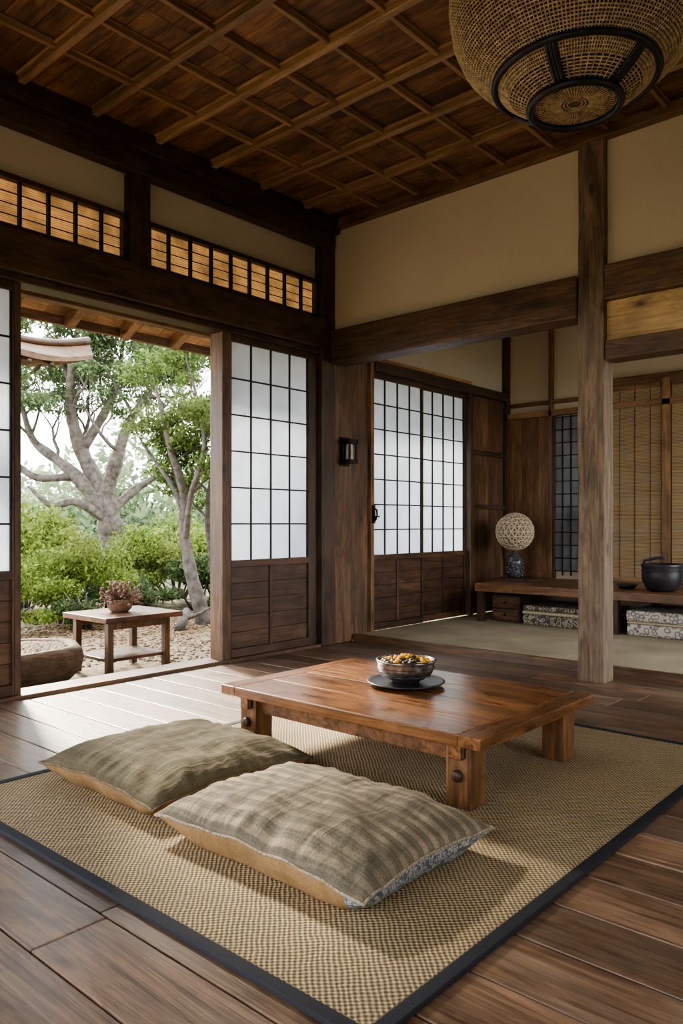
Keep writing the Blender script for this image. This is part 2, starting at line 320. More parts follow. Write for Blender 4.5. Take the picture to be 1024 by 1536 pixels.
# ------------------------------------------------------------------ floor
b = MB()
y = YF
while y < 4.98:
    x = XL-0.06
    x -= random.random()*1.5
    while x < XR:
        l = 2.2+random.random()*1.8
        b.box(max(x, XL-0.12)+0.0015, min(x+l, XR)-0.0015, y+0.003, min(y+0.205, 4.98)-0.003, -0.04, random.uniform(-.0015, 0))
        x += l
    y += 0.205
b.build('floor', [w_floor], 0.003)
b = MB(); b.box(XL-0.14, XR, YF, 5.0, -0.14, -0.042, 0); b.build('floor_subfloor', [m_black])
b = MB()
xs = [-4.28, -3.35, -2.42, -1.49, -0.56, 0.4]
for i in range(5):
    for (y0, y1) in ((5.02, 6.3), (6.3, YA)):
        b.box(xs[i]+.001, xs[i+1]-.001, y0+.001, y1-.001, -0.05, 0.05, 0)
b.build('tatami_mat', [m_tatami], 0.003)
b = MB(); b.box(-4.28, 0.4, 4.982, 5.02, -0.04, 0.055, 0); b.build('trim_1', [w_medX], 0.004)

# ------------------------------------------------------------------ ceiling
b = MB()
y = YF
while y < YA+0.1:
    x = -4.5
    while x < XR+0.1:
        b.box(x+0.001, min(x+1.35, XR+0.1)-0.001, y+0.0015, y+0.1485, ZC, ZC+0.03, 0); x += 1.35
    y += 0.15
yy = 4.25
while yy > YF:
    b.box(XL+.15, XR, yy-0.021, yy+0.021, ZC-0.05, ZC, 1); b.box(XL+.15, XR, yy-0.034, yy+0.034, ZC-0.014, ZC-.001, 1)
    yy -= 0.45
xx = -3.72
while xx < XR:
    b.box(xx-0.013, xx+0.013, YF, YB-.02, ZC-0.036, ZC, 2); b.box(xx-0.024, xx+0.024, YF, YB-.02, ZC-0.010, ZC-.0005, 2); xx += 0.36
b.box(-4.55, XR+.1, YF-.1, YA+.15, ZC+.032, ZC+.1, 0)
b.build('ceiling', [w_ceil, w_batX, w_batY], 0.003)

# ------------------------------------------------------------------ left wall
b = MB()
X0, X1 = XL-0.13, XL-0.03
b.box(X0, X1, YF, YB+.1, 2.98, ZC, 0)
b.box(X0, X1, YB+.1, YA, 2.42, ZC, 0)
b.box(X0, X1, YF, -0.75, 0, 2.98, 0)
b.build('wall_left', [plas_shade])
b = MB()
b.box(XL-.02, XL+.13, YF, YB, 3.36, ZC-.001, 0); b.box(XL-.02, XL+.07, YF, YB, 3.24, 3.36, 0)
b.build('trim_2', [w_darkY], 0.006)
b = MB(); b.box(XL-.16, XL+.06, YF, 4.60, 2.42, 2.66, 0); b.box(XL-.12, XL+.02, YF, 4.60, 2.375, 2.42, 0)
b.build('trim_3', [w_darkY], 0.008)
b = MB()
b.box(XL-.1, XL+.045, 2.765, 2.915, 2.66, 3.24, 0)
b.box(XL-.12, XL+.02, 3.535, 3.615, -0.02, 2.375, 1)
b.box(XL-.12, XL-.004, 2.035, 2.075, -0.02, 2.375, 0)
b.box(XL-.12, XL+.03, 1.0, 1.07, -0.02, 2.375, 0)
b.box(XL-.12, XL+.03, -.78, -.70, -0.02, 2.375, 0)
b.box(XL-.12, XL+.05, 4.545, 4.70, 0.0, 3.24, 0)
b.box(XL-.12, XL+.03, 4.70, 4.93, 0.0, 2.42, 1)
b.box(XL-.12, XL+.0, 4.93, 5.19, 0.0, 2.42, 1)
b.box(XL-.12, XL+.035, 5.19, 5.235, 0.0, 2.42, 2)
b.box(XL-.12, XL+.03, 6.81, 6.87, 0.05, 2.42, 0)
b.build('trim_4', [w_darkZ, w_medZ, w_litZ], 0.006)
b = MB(); b.box(XL-.16, XL+.04, 1.07, 4.545, -0.02, 0.022, 0); b.box(XL-.16, XL+.04, -.7, 1.0, -0.02, 0.022, 0); b.build('trim_5', [w_medY], 0.004)
b = MB(); b.box(XL-.12, XL+.05, 5.235, YA, 2.34, 2.43, 0); b.box(XL-.02, XL+.055, 5.235, 6.81, 2.43, 2.46, 1); b.build('trim_6', [w_darkY, w_litY], 0.005)
b = MB()
y = 6.87
while y < YA-.05:
    b.box(XL-.1, XL-.01, y+.002, min(y+.18, YA)-.002, 0.05, 2.34, 0); y += .18
b.box(XL-.02, XL+.015, 6.87, YA, 1.15, 1.2, 1); b.box(XL-.02, XL+.015, 6.87, YA, 1.72, 1.77, 1); b.box(XL-.12, XL-.1, 6.87, YA, 0.05, 2.34, 1)
b.build('wall_alcove_planks', [w_medZ, w_darkY], 0.003)

def shoji(name, x, y0, y1, z0, zp, z1, cols, rows, st=0.035, right=None, lowbars=2):
    """sliding shoji leaf in plane X=x between y0..y1; wooden kick panel z0..zp, lattice zp..z1"""
    b = MB(); right = right or st
    b.box(x-.02, x+.018, y0, y0+st, z0, z1, 0); b.box(x-.02, x+.018, y1-right, y1, z0, z1, 0)
    b.box(x-.02, x+.018, y0+st, y1-right, z1-.05, z1, 1); b.box(x-.02, x+.018, y0+st, y1-right, zp-.05, zp, 1); b.box(x-.02, x+.018, y0+st, y1-right, z0, z0+.06, 1)
    a, c = y0+st, y1-right
    zt = z1-.05
    b.box(x-.006, x-.003, a, c, zp, zt, 2)
    for i in range(1, cols):
        yy = a+(c-a)*i/cols; b.box(x-.002, x+.012, yy-.0055, yy+.0055, zp, zt, 3)
    for j in range(1, rows):
        zz = zp+(zt-zp)*j/rows; b.box(x-.002, x+.010, a, c, zz-.0055, zz+.0055, 3)
    b.box(x-.002, x+.0125, a, a+.008, zp, zt, 3); b.box(x-.002, x+.0125, c-.008, c, zp, zt, 3)
    zb0, zb1 = z0+.06, zp-.05; nb = 5
    b.box(x-.018, x-.0125, a, c, zb0, zb1, 1)
    for j in range(nb):
        b.box(x-.012, x-.0, a, c, zb0+(zb1-zb0)*j/nb+.0015, zb0+(zb1-zb0)*(j+1)/nb-.0015, 1)
    for i in range(1, lowbars+1):
        yy = a+(c-a)*i/(lowbars+1); b.box(x-.004, x+.012, yy-.014, yy+.014, zb0, zb1, 0)
    return b.build(name, [w_darkZ, w_darkP, m_paper, m_black], 0.002)
shoji('door_1', XL-.02, 3.615, 4.545, 0.022, 0.73, 2.375, 4, 6, st=0.02, right=0.105, lowbars=1)
shoji('door_2', XL-.02, 1.07, 2.034, 0.022, 0.73, 2.375, 4, 6, st=0.013)
shoji('window_1', XL-.02, 5.235, 6.025, 0.05, 0.72, 2.34, 4, 7, st=0.022, lowbars=1)
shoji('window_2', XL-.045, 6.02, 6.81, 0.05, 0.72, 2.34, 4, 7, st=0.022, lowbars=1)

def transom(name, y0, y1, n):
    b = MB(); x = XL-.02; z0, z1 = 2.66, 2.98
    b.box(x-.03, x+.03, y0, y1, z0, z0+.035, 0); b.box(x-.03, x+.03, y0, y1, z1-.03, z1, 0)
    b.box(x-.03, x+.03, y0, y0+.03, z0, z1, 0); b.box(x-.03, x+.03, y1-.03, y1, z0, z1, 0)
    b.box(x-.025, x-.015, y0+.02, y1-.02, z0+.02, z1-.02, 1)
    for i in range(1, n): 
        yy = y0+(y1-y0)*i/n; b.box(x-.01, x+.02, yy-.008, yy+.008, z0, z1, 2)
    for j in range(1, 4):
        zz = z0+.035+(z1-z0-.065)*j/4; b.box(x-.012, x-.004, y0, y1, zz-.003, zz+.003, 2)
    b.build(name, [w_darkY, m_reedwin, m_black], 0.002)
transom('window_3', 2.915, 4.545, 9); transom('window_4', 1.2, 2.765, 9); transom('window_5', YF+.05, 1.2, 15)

# ------------------------------------------------------------------ back wall
b = MB()
b.box(XL, -2.11, YB+.03, YB+.13, 2.56, ZC, 0); b.box(-1.94, XR, YB+.03, YB+.13, 2.59, ZC, 0)
b.box(-.6, XR, YB+.03, YB+.13, 0, 2.39, 0)
b.build('wall_back', [plas])
b = MB(); b.box(XL+.02, XR, YB-.03, YB+.05, ZC-.075, ZC-.001, 0); b.build('trim_7', [w_medX], 0.004)
b = MB(); b.box(XL+.05, -2.112, YB-.04, YB+.16, 2.31, 2.58, 0); b.build('trim_8', [w_medX], 0.012)
b = MB(); b.box(-1.94, XR, YB-.03, YB+.15, 2.39, 2.61, 0); b.build('trim_9', [w_medX], 0.012)
b = MB(); b.box(-1.94, -.6, YB+.02, YB+.10, 2.14, 2.39, 0); b.build('trim_10', [w_yel], 0.003)
b = MB(); b.box(-1.94, -.6, YB-.01, YB+.14, 2.02, 2.14, 0); b.box(-.62, -.5, YB, YB+.14, 0, 2.39, 1); b.build('trim_11', [w_medX, w_medZ], 0.005)
b = MB()
nz_ = 60
x0, x1, y0, y1 = -2.113, -1.942, YB-.02, YB+.14
vs = []; fs = []; per = 24
for i in range(nz_+1):
    z = i/nz_*(ZC-.0)
    for k in range(per):
        side = k//6; t = (k % 6)/6
        if side == 0: px, py = x0+(x1-x0)*t, y0
        elif side == 1: px, py = x1, y0+(y1-y0)*t
        elif side == 2: px, py = x1-(x1-x0)*t, y1
        else: px, py = x0, y1-(y1-y0)*t
        n1 = noise.noise(Vector((px*9, py*9, z*2.2)))*.008+noise.noise(Vector((px*30, py*30, z*9)))*.003
        cx, cy = (x0+x1)/2, (y0+y1)/2
        f = 0.96 if t == 0 else 1
        vs.append((cx+(px-cx)*f*(1+n1*8), cy+(py-cy)*f*(1+n1*8), z))
for i in range(nz_):
    for k in range(per): fs.append((i*per+k, i*per+(k+1) % per, (i+1)*per+(k+1) % per, (i+1)*per+k))
b.add(vs, fs, 0, 0.6, False); b.build('wooden_pillar', [w_pillar])

# ------------------------------------------------------------------ alcove back wall
b = MB()
b.box(-4.41, 0.5, YA+.02, YA+.12, 0.0, ZC, 0); b.build('wall_alcove_back', [plas])
b = MB()
x = -4.27; 
while x < -3.74:
    b.box(x+.002, min(x+.19, -3.72)-.002, YA-.01, YA+.018, 0.42, 2.14, 0); x += .19
b.build('wall_alcove_wainscot', [wood('alcove_panel', (0.14, 0.076, 0.036), (0.36, 0.21, 0.105), 'Z', grime=.6)], 0.003)
b = MB()
b.box(-4.27, 0.4, YA-.05, YA+.018, 2.14, 2.20, 0); b.box(-4.27, -3.1, YA-.03, YA+.018, 2.27, 2.31, 0)
b.box(-3.75, -3.715, YA-.05, YA+.018, 0.42, 3.4, 1); b.box(-3.33, -3.25, YA-.05, YA+.018, 0.42, 2.14, 1)
b.box(-4.28, -4.235, YA-.05, YA+.018, 0.42, 3.4, 2)
b.box(-3.1, .4, YA-.04, YA+.018, 2.36, 2.45, 0)
b.box(-2.58, -2.5, YA-.05, YA+.018, 0.42, 2.40, 1); b.box(-1.7, -1.62, YA-.05, YA+.018, 0.42, 2.4, 1); b.box(-3.18, -3.1, YA-.05, YA+.018, 0.42, 2.4, 1)
b.build('trim_12', [w_litX, w_litZ, w_darkZ], 0.003)
b = MB()
b.box(-3.715, -3.33, YA-.004, YA+.0, 0.5, 2.12, 0)
for i in range(5): xx = -3.7+i*.0925; b.box(xx-.006, xx+.006, YA-.02, YA-.005, .45, 2.13, 1)
for j in range(13): zz = .5+j*.135; b.box(-3.71, -3.33, YA-.018, YA-.006, zz-.005, zz+.005, 1)
b.box(-3.715, -3.69, YA-.04, YA, .42, 2.14, 2); b.box(-3.36, -3.33, YA-.04, YA, .42, 2.14, 2)
b.build('window_6', [m_bluewin, m_black, w_darkZ], 0.002)
def blind(name, x0, x1):
    b = MB(); z = 0.46
    while z < 2.34:
        b.box(x0, x1, YA-.03, YA-.022, z, z+.0125, 0); z += .0145
    for t in (0.2, 0.5, 0.8): xx = x0+(x1-x0)*t; b.box(xx-.003, xx+.003, YA-.034, YA-.03, .45, 2.34, 1)
    b.box(x0, x1, YA-.04, YA-.015, 2.32, 2.36, 2); b.box(x0, x1, YA-.04, YA-.015, .43, .46, 2)
    b.build(name, [m_blind, w_darkZ, w_litX])
blind('bamboo_blind', -3.09, -2.59); blind('bamboo_blind', -2.49, -1.71)
b = MB(); b.box(.42, .52, YB+.13, 5.2, 0, ZC, 0); b.box(.42, .52, 5.2, YA+.1, 0, .3, 0); b.box(.42, .52, 5.2, YA+.1, 2.5, ZC, 0); b.build('wall_alcove_side', [plas])
# ------------------------------------------------------------------ other walls
b = MB(); b.box(XR, XR+.1, YF, 1.9, 0, ZC, 0); b.box(XR, XR+.1, 3.2, YB+.13, 0, ZC, 0); b.box(XR, XR+.1, 1.9, 3.2, 2.2, ZC, 0); b.box(XR, XR+.1, 1.9, 3.2, 0, .5, 0); b.build('wall_right', [plas])  # unseen window opening added in this wall for fill light
b = MB(); b.box(XR-.02, XR+.12, 1.9, 3.2, 2.12, 2.22, 0); b.box(XR-.02, XR+.12, 2.5, 2.6, .5, 2.12, 0); b.box(XR-.02, XR+.12, 1.9, 3.2, .46, .52, 0); b.build('trim_14', [w_darkY], 0.005)
b = MB()
b.box(X0, -2.6, YF-.1, YF, 0, ZC, 0); b.box(-.1, XR+.1, YF-.1, YF, 0, ZC, 0); b.box(-2.6, -.1, YF-.1, YF, 2.4, ZC, 0); b.build('wall_front', [plas])  # unseen opening behind the camera, added to let in fill light
b = MB(); b.box(-2.6, -.1, YF-.1, YF+.05, 2.3, 2.42, 0); b.build('trim_13', [w_darkX], 0.005)

# ------------------------------------------------------------------ rug
b = MB()
rx0, rx1, ry0, ry1, bw = -2.93, -.92, 1.12, 3.60, .036
b.box(rx0+bw, rx1-bw, ry0+bw, ry1-bw, 0.0005, 0.012, 0)
b.box(rx0, rx0+bw, ry0, ry1, 0.0005, 0.014, 1); b.box(rx1-bw, rx1, ry0, ry1, 0.0005, 0.014, 1)
b.box(rx0+bw, rx1-bw, ry0, ry0+bw, 0.0005, 0.014, 1); b.box(rx0+bw, rx1-bw, ry1-bw, ry1, 0.0005, 0.014, 1)
b.build('area_rug', [m_rug, m_border], 0.003)

# ------------------------------------------------------------------ low table
ZR = 0.0125
b = MB()
tx0, tx1, ty0, ty1, tz0, tz1 = -2.68, -1.345, 2.215, 3.13, .238, .28
nb = 4
for i in range(nb):
    ya = ty0+(ty1-ty0)*i/nb; yb = ty0+(ty1-ty0)*(i+1)/nb
    b.box(tx0+.09, tx1-.09, ya+(.0002 if i else 0), yb-(.0002 if i<nb-1 else 0), tz0, tz1, 0)
b.box(tx0, tx0+.0897, ty0, ty1, tz0, tz1, 2); b.box(tx1-.0897, tx1, ty0, ty1, tz0, tz1, 2)
lx = (-2.55, -1.46); ly = (2.31, 3.03); hw = .05
for x in lx:
    for y in ly: b.box(x-hw, x+hw, y-hw, y+hw, ZR, tz0, 1)
    b.box(x-.025, x+.025, ty0+.02, ty1-.02, .185, tz0-.0005, 2)
for y in ly: b.box(lx[0]+hw, lx[1]-hw, y-.022, y+.022, .165, tz0-.0005, 3)
for x in lx:
    b.box(x-.032, x+.032, ty0+.03, ty0+.05, .19, .232, 4) ; b.box(x-.032, x+.032, ty1-.05, ty1-.03, .19, .232, 4)
for (x) in lx:
    b.tube([(x, ly[0]-hw-.022, .125), (x, ly[0]-hw-.018, .125), (x, ly[0]-hw, .125)], [.013, .02, .022], 4, 16)
    b.tube([(x, ly[1]+hw, .125), (x, ly[1]+hw+.018, .125), (x, ly[1]+hw+.022, .125)], [.022, .02, .013], 4, 16)
b.build('low_table', [w_table, w_tableZ, w_tabley2, w_tableY, w_darkZ], 0.004)

# tray + bowl
bx, by = -2.05, 2.75
b = MB()
b.rev(bx, by, [(0, .2815), (.10, .2815), (.12, .287), (.165, .293), (.174, .299), (.172, .303), (.16, .300), (.12, .294), (0, .293)], 64, 0); b.build('serving_tray', [m_blackc])
b = MB()
b.rev(bx, by, [(0, .2935), (.06, .2935), (.066, .305), (.085, .312), (.115, .335), (.128, .36), (.126, .378), (.13, .385), (.133, .392), (.127, .397), (.119, .39), (.117, .37), (.10, .345), (0, .33)], 64, 0)
for zz in (.328, .345, .362): b.ring((bx, by, zz), .109+(zz-.328)*.5, .003, 1, 64, 6)
b.ring((bx, by, .392), .128, .006, 0)
for i in range(150):
    a = random.random()*6.283; r = .108*math.sqrt(random.random()); 
    b.ball((bx+r*math.cos(a), by+r*math.sin(a), .380+.026*(1-r/.1)+random.random()*.012), .009+random.random()*.006, 2 if random.random() < .7 else (0 if random.random() < .3 else 1), 7, 5, (1, 1, .6))
b.build('ceramic_bowl', [m_silver, m_blackc, m_orange])

# ------------------------------------------------------------------ cushions
def cushion(name, x0, x1, y0, y1, seam, Ht, mats, seed, rot=0.0, pat=False):
    b = MB(); n, k = 96, 80; cx, cy = (x0+x1)/2, (y0+y1)/2; w, d = (x1-x0)/2, (y1-y0)/2
    def P(i, j, top):
        s = -1+2*i/n; t = -1+2*j/k
        s = math.copysign(abs(s)**.85, s); t = math.copysign(abs(t)**.85, t)
        edge = 0.012*noise.noise(Vector((s*2.5+seed, t*2.5, seed)))
        x = s*w*(1-.045*(1-t*t)+edge); y = t*d*(1-.05*(1-s*s)+edge)
        bb = max(0, (1-abs(s)**3.6)*(1-abs(t)**3.6))**.55
        sz = seam-.018*(abs(s)*abs(t))**2+.009*noise.noise(Vector((s*4, t*4, seed+3)))
        rim = max(abs(s), abs(t))
        wr = noise.noise(Vector((s*2.5+seed, t*2.5, 1)))*.012
        ang = math.atan2(t, s); near = math.exp(-((rim-.88)/.10)**2)
        wr += .006*near*math.sin(ang*30+seed*3+4*noise.noise(Vector((s*2, t*2, seed))))
        wr += .008*(abs(noise.noise(Vector((s*4+t*3, (t-s)*1.5, seed+9)))))*-1
        if top: z = sz+(Ht+wr)*bb
        else:
            bq = min(1, bb*1.9); z = max(ZR+.0005, sz-(seam-ZR)*bq*1.05)
            ins = 1-.035*bq*(rim > .6); x *= ins; y *= ins
        c, sn = math.cos(rot), math.sin(rot)
        return (cx+x*c-y*sn, cy+x*sn+y*c, z)
    for top in (True, False):
        vs = [P(i, j, top) for i in range(n+1) for j in range(k+1)]
        o = len(b.v); b.v += vs
        for i in range(n):
            for j in range(k):
                q = [i*(k+1)+j, (i+1)*(k+1)+j, (i+1)*(k+1)+j+1, i*(k+1)+j+1]
                if not top: q = q[::-1]
                b.f.append([a+o for a in q]); b.a.append(.5); b.sm.append(True)
                mi = 0 if top else 1
                if pat and (not top) and i > n*.9: mi = 2
                b.m.append(mi)
    loop = [P(i, 0, True) for i in range(0, n, 2)]+[P(n, j, True) for j in range(0, k, 2)]+[P(i, k, True) for i in range(n, 0, -2)]+[P(0, j, True) for j in range(k, 0, -2)]
    b.tube(loop, .0045, 3, 6, True)
    return b.build(name, mats, weld=True)
m_pipe = simple('cushion_piping', (0.16, 0.12, 0.07), 0.9, 0, 90, 0.4)
m_pipe2 = simple('cushion_fringe', (0.30, 0.25, 0.18), 0.9, 0, 120, 0.5, 0.6)
cushion('floor_cushion', -2.85, -2.10, 1.45, 2.20, .090, .076, [m_cush1, m_cunder, m_cpat, m_pipe], 2.3)
cushion('floor_cushion', -2.045, -1.185, 1.42, 2.035, .098, .080, [m_cush2, m_cunder, m_cpat, m_pipe2], 5.1, pat=True)

# ------------------------------------------------------------------ pendant lamp
b = MB(); cx, cy = -1.043, 2.28
prof = [(0.002, 2.312), (.07, 2.311), (.134, 2.315), (.19, 2.345), (.244, 2.388), (.30, 2.425), (.345, 2.475), (.375, 2.545), (.388, 2.63), (.385, 2.72), (.365, 2.81), (.325, 2.89), (.27, 2.94), (.20, 2.97)]
def resample(pr, n):
    d = [0]
    for i in range(1, len(pr)): d.append(d[-1]+math.hypot(pr[i][0]-pr[i-1][0], pr[i][1]-pr[i-1][1]))
    o = []
    for k in range(n):
        t = d[-1]*k/(n-1)
        for i in range(1, len(pr)):
            if t <= d[i]+1e-9: f = (t-d[i-1])/(d[i]-d[i-1]); o.append((pr[i-1][0]+(pr[i][0]-pr[i-1][0])*f, pr[i-1][1]+(pr[i][1]-pr[i-1][1])*f)); break
    return o
P1 = resample(prof, 96)
b.rev(cx, cy, [(max(r-.005, .001), z+.004) for r, z in P1], 72, 1)
for i, (r, z) in enumerate(P1[2:]):
    b.ring((cx, cy, z), r, .0027, 0, 96, 5)
for k in range(170):
    a = 2*math.pi*k/170; st = 20
    b.tube([(cx+(r+.0012)*math.cos(a), cy+(r+.0012)*math.sin(a), z) for r, z in P1[st::2]], .0022, 0, 4, cap=False)
for k in range(60):
    a = 2*math.pi*k/60; b.tube([(cx+r*math.cos(a), cy+r*math.sin(a), z-.002) for r, z in P1[4:22:2]], .0022, 0, 4, cap=False)
b.ring((cx, cy, 2.383), .247, .0105, 2, 96, 10); b.ring((cx, cy, 2.305), .137, .012, 2, 80, 10); b.ring((cx, cy, 2.97), .20, .01, 2)
for k in (98, 165, 278, 345):
    a = math.radians(k)
    pr = [(r+.004, z-.006) for r, z in resample([(.134, 2.315), (.19, 2.345), (.244, 2.388)], 6)]
    for dx in (-.01, 0, .01):
        b.tube([(cx+r*math.cos(a)-dx*math.sin(a), cy+r*math.sin(a)+dx*math.cos(a), z) for r, z in pr], .0075, 2, 6)
for k in range(2):
    a = math.radians(45+90*k); b.tube([(cx+.2*math.cos(a), cy+.2*math.sin(a), 2.97), (cx-.2*math.cos(a), cy-.2*math.sin(a), 2.97)], .006, 2, 6)
b.tube([(cx, cy, 2.96), (cx, cy, ZC-.001)], .006, 2, 8); b.rev(cx, cy, [(0, ZC-.03), (.05, ZC-.03), (.055, ZC-.001)], 24, 2)
b.build('pendant_lamp', [m_rattan, m_rattan_in, m_black])

# ------------------------------------------------------------------ wall sconce + door pull
b = MB(); yy = 4.83; x = XL+.031
b.box(x, x+.02, yy-.05, yy+.05, 1.48, 1.72, 0)
b.box(x+.02, x+.11, yy-.055, yy+.055, 1.66, 1.70, 0); b.box(x+.02, x+.11, yy-.055, yy+.055, 1.50, 1.53, 0)
for dy in (-.05, .035):
    for dx in (.022, .095): b.box(x+dx, x+dx+.015, yy+dy, yy+dy+.015, 1.51, 1.69, 0)
b.rev(x+.065, yy, [(0, 1.531), (.030, 1.531), (.032, 1.60), (.028, 1.658), (0, 1.659)], 20, 1)
b.build('wall_sconce', [m_black, m_sconce], 0.002)
b = MB(); x = XL+.036; yy = 5.215
b.box(x, x+.012, yy-.018, yy+.018, 1.0, 1.16, 0); b.tube([(x+.01, yy, 1.13), (x+.04, yy, 1.12), (x+.045, yy, 1.07), (x+.03, yy, 1.03), (x+.01, yy, 1.02)], .008, 0, 8)
b.ring((x+.045, yy, 1.06), .02, .006, 0, 20, 6); b.build('door_handle', [m_black])

# ------------------------------------------------------------------ alcove bench & objects
b = MB()
b.box(-3.96, .2, 6.44, YA-.06, .36, .42, 0); b.box(-3.96, .2, 6.42, 6.44, .345, .42, 0)
for x in (-3.93, -2.6, -1.2, 0.1): b.box(x-.03, x+.03, 6.46, 6.53, .0505, .36, 1); b.box(x-.03, x+.03, 7.4, 7.48, .0505, .36, 1)
b.box(-3.9, .1, 7.42, 7.46, .24, .36, 0)
b.build('wooden_bench', [wood('bench_wood', (0.11, 0.052, 0.024), (0.34, 0.18, 0.085), 'X', rough=0.4), w_darkZ], 0.004)
b = MB(); b.box(-3.88, -3.58, 6.62, 7.1, .0505, .30, 0); b.box(-3.87, -3.59, 6.607, 6.62, .06, .17, 1); b.box(-3.87, -3.59, 6.607, 6.62, .18, .29, 1)
for z in (.115, .235): b.tube([(-3.73, 6.607, z), (-3.73, 6.59, z)], .012, 2, 10)
b.build('storage_box', [w_darkX, w_medX, m_black], .003)
def textile(name, x0, x1, y0, y1, z0, hs, mats):
    b = MB(); z = z0
    for q, h in enumerate(hs):
        o = random.uniform(-.012, .012)
        loop = [(y0+.02-.02*math.cos(-math.pi/2+math.pi*i/8)+o, z+h/2+h/2*math.sin(-math.pi/2+math.pi*i/8)) for i in range(9)]+[(y1, z+h), (y1, z)]
        vs = [(x0, a, c) for a, c in loop]+[(x1, a, c) for a, c in loop]; k = len(loop)
        fs = [(i, (i+1) % k, k+(i+1) % k, k+i) for i in range(k)]+[tuple(range(k))[::-1], tuple(range(k, 2*k))]
        b.add(vs, fs, q % 2); z += h+.001
    b.build(name, mats, .004)
textile('folded_textile', -3.5, -2.72, 6.52, 7.1, .0505, [.10, .03, .05], [m_textile, m_cream]); textile('folded_textile', -2.5, -1.75, 6.48, 7.1, .0505, [.10, .02, .09], [m_textile2, m_cream])
b = MB(); lx_, ly_ = -3.87, 7.05
b.box(lx_-.2, lx_+.26, ly_-.16, ly_+.16, .4205, .436, 1); b.box(lx_-.17, lx_+.23, ly_-.13, ly_+.13, .436, .446, 1)
b.build('lamp_tray', [m_blackc, w_darkX], .002)
b = MB()
b.rev(lx_, ly_, [(0, .4465), (.06, .4465), (.075, .46), (.082, .50), (.078, .56), (.09, .60), (.078, .645), (.045, .675), (.03, .70), (.028, .735), (0, .74)], 12, 1)
for i in range(40):
    a = i*2.4; z = .47+.16*(i/40); b.ball((lx_+.082*math.cos(a), ly_+.082*math.sin(a), z), .014, 1, 6, 4)
zc = .915; R = .20
b.ball((lx_, ly_, zc), R-.014, 2, 32, 20)
bm = bmesh.new(); bmesh.ops.create_icosphere(bm, subdivisions=3, radius=R-.010)
for e in bm.edges:
    p, q = [v.co+Vector((lx_, ly_, zc)) for v in e.verts]; b.tube([p, q], .0075, 0, 5, cap=False)
bm.free(); b.build('table_lamp', [m_cream, m_lampglass, m_creamin])
b = MB(); px, py = -2.29, 6.72
b.rev(px, py, [(0, .4205), (.10, .4205), (.125, .44), (.158, .50), (.165, .56), (.16, .61), (.168, .635), (.172, .65), (.16, .655), (.15, .64), (.148, .56), (.10, .50), (0, .49)], 48, 0)
b.ring((px, py, .60), .163, .006, 0)
b.tube([(px-.16, py, .63), (px-.15, py, .68), (px-.05, py, .70), (px+.02, py, .705)], .012, 0, 8)
b.build('cooking_pot', [m_blackc])
b = MB(); px, py = -2.62, 6.8; b.rev(px, py, [(0, .4205), (.05, .4205), (.07, .43), (.09, .455), (.085, .46), (.05, .45), (0, .445)], 32, 0); b.build('small_dish', [m_blackc])
b = MB(); px, py = -1.93, 6.95
b.rev(px, py, [(0, .4205), (.09, .4205), (.12, .45), (.13, .52), (.11, .58), (.06, .61), (.03, .62), (.02, .645), (0, .65)], 40, 0)
b.tube([(px-.11, py, .50), (px-.17, py, .54), (px-.20, py, .60)], [.025, .018, .012], 0, 10)
b.tube([(px-.09*math.cos(t), py, .58+.16*math.sin(t)) for t in [math.pi*i/12 for i in range(13)]], .008, 0, 8)
b.build('iron_kettle', [m_black])

# ------------------------------------------------------------------ exterior: eave
b = MB()
ang = math.atan2(.50, .95); Mr = Euler((0, -ang, 0)).to_matrix()
Ls = math.hypot(1.05, .5526)
y = -3
while y < 9:
    b.obox((-4.4-.525, y+.1, 3.10-.276+.02), (Ls, .197, .025), Mr, 0); y += .2
y = -2.77
while y < 9:
    b.obox((-4.4-.50, y, 3.10-.263-.045), (Ls+.0, .07, .09), Mr, 1); y += .48
b.box(-5.46, -5.42, -3, 9, 2.50, 2.62, 2)
b.box(-5.15, -5.07, -3, 9, 2.56, 2.64, 2)
b.build('roof_eave', [wood('soffit_boards', (0.18, 0.095, 0.042), (0.45, 0.26, 0.125), 'Y'), wood('rafter_wood', (0.08, 0.042, 0.022), (0.26, 0.145, 0.078), 'X'), w_medY], 0.003)
# gate roof with upswept end
b = MB()
n = 34; vs = []; 
def gh(t): return 2.74-.26*math.sin(min(1, t/.85)*math.pi*.5)+.10*max(0, (t-.75)/.25)**2
for i in range(n+1):
    t = i/n; Y = 1.2+2.42*t; h = gh(t)
    wd = .26*(1-.75*max(0, (t-.55)/.45)**1.3); th = .06*(1-.45*max(0, (t-.6)/.4))
    vs += [(-6.2-wd, Y, h-.09), (-6.2, Y, h+.03), (-6.2+wd, Y, h-.09), (-6.2+wd, Y, h-.09-th), (-6.2, Y, h-.03-th), (-6.2-wd, Y, h-.09-th)]
fs = []
for i in range(n):
    for k in range(6): fs.append((i*6+k, i*6+(k+1)%6, (i+1)*6+(k+1)%6, (i+1)*6+k))
fs += [tuple(range(6))[::-1], tuple(n*6+k for k in range(6))]
b.add(vs, fs, 0, .3)
b.tube([(-6.2, 1.2+2.42*i/n, gh(i/n)+.045) for i in range(n+1)], .035, 1, 8)
b.tube([(-6.2, 1.2+2.15*i/n, gh(i/n)-.15+.03*max(0, (i/n-.6)/.4)) for i in range(n)], .05, 0, 8)
for i in range(1, n-4, 3):
    t = i/n; Y = 1.2+2.42*t; wd = .25*(1-.75*max(0, (t-.55)/.45)**1.3)
    for s_ in (-1, 1): b.tube([(-6.2, Y, gh(t)-.10), (-6.2+s_*wd, Y, gh(t)-.17)], .022, 1, 6)
b.box(-6.26, -6.14, 1.3, 1.42, -.15, 2.6, 1); b.box(-6.26, -6.14, 2.1, 2.22, -.15, 2.4, 1)
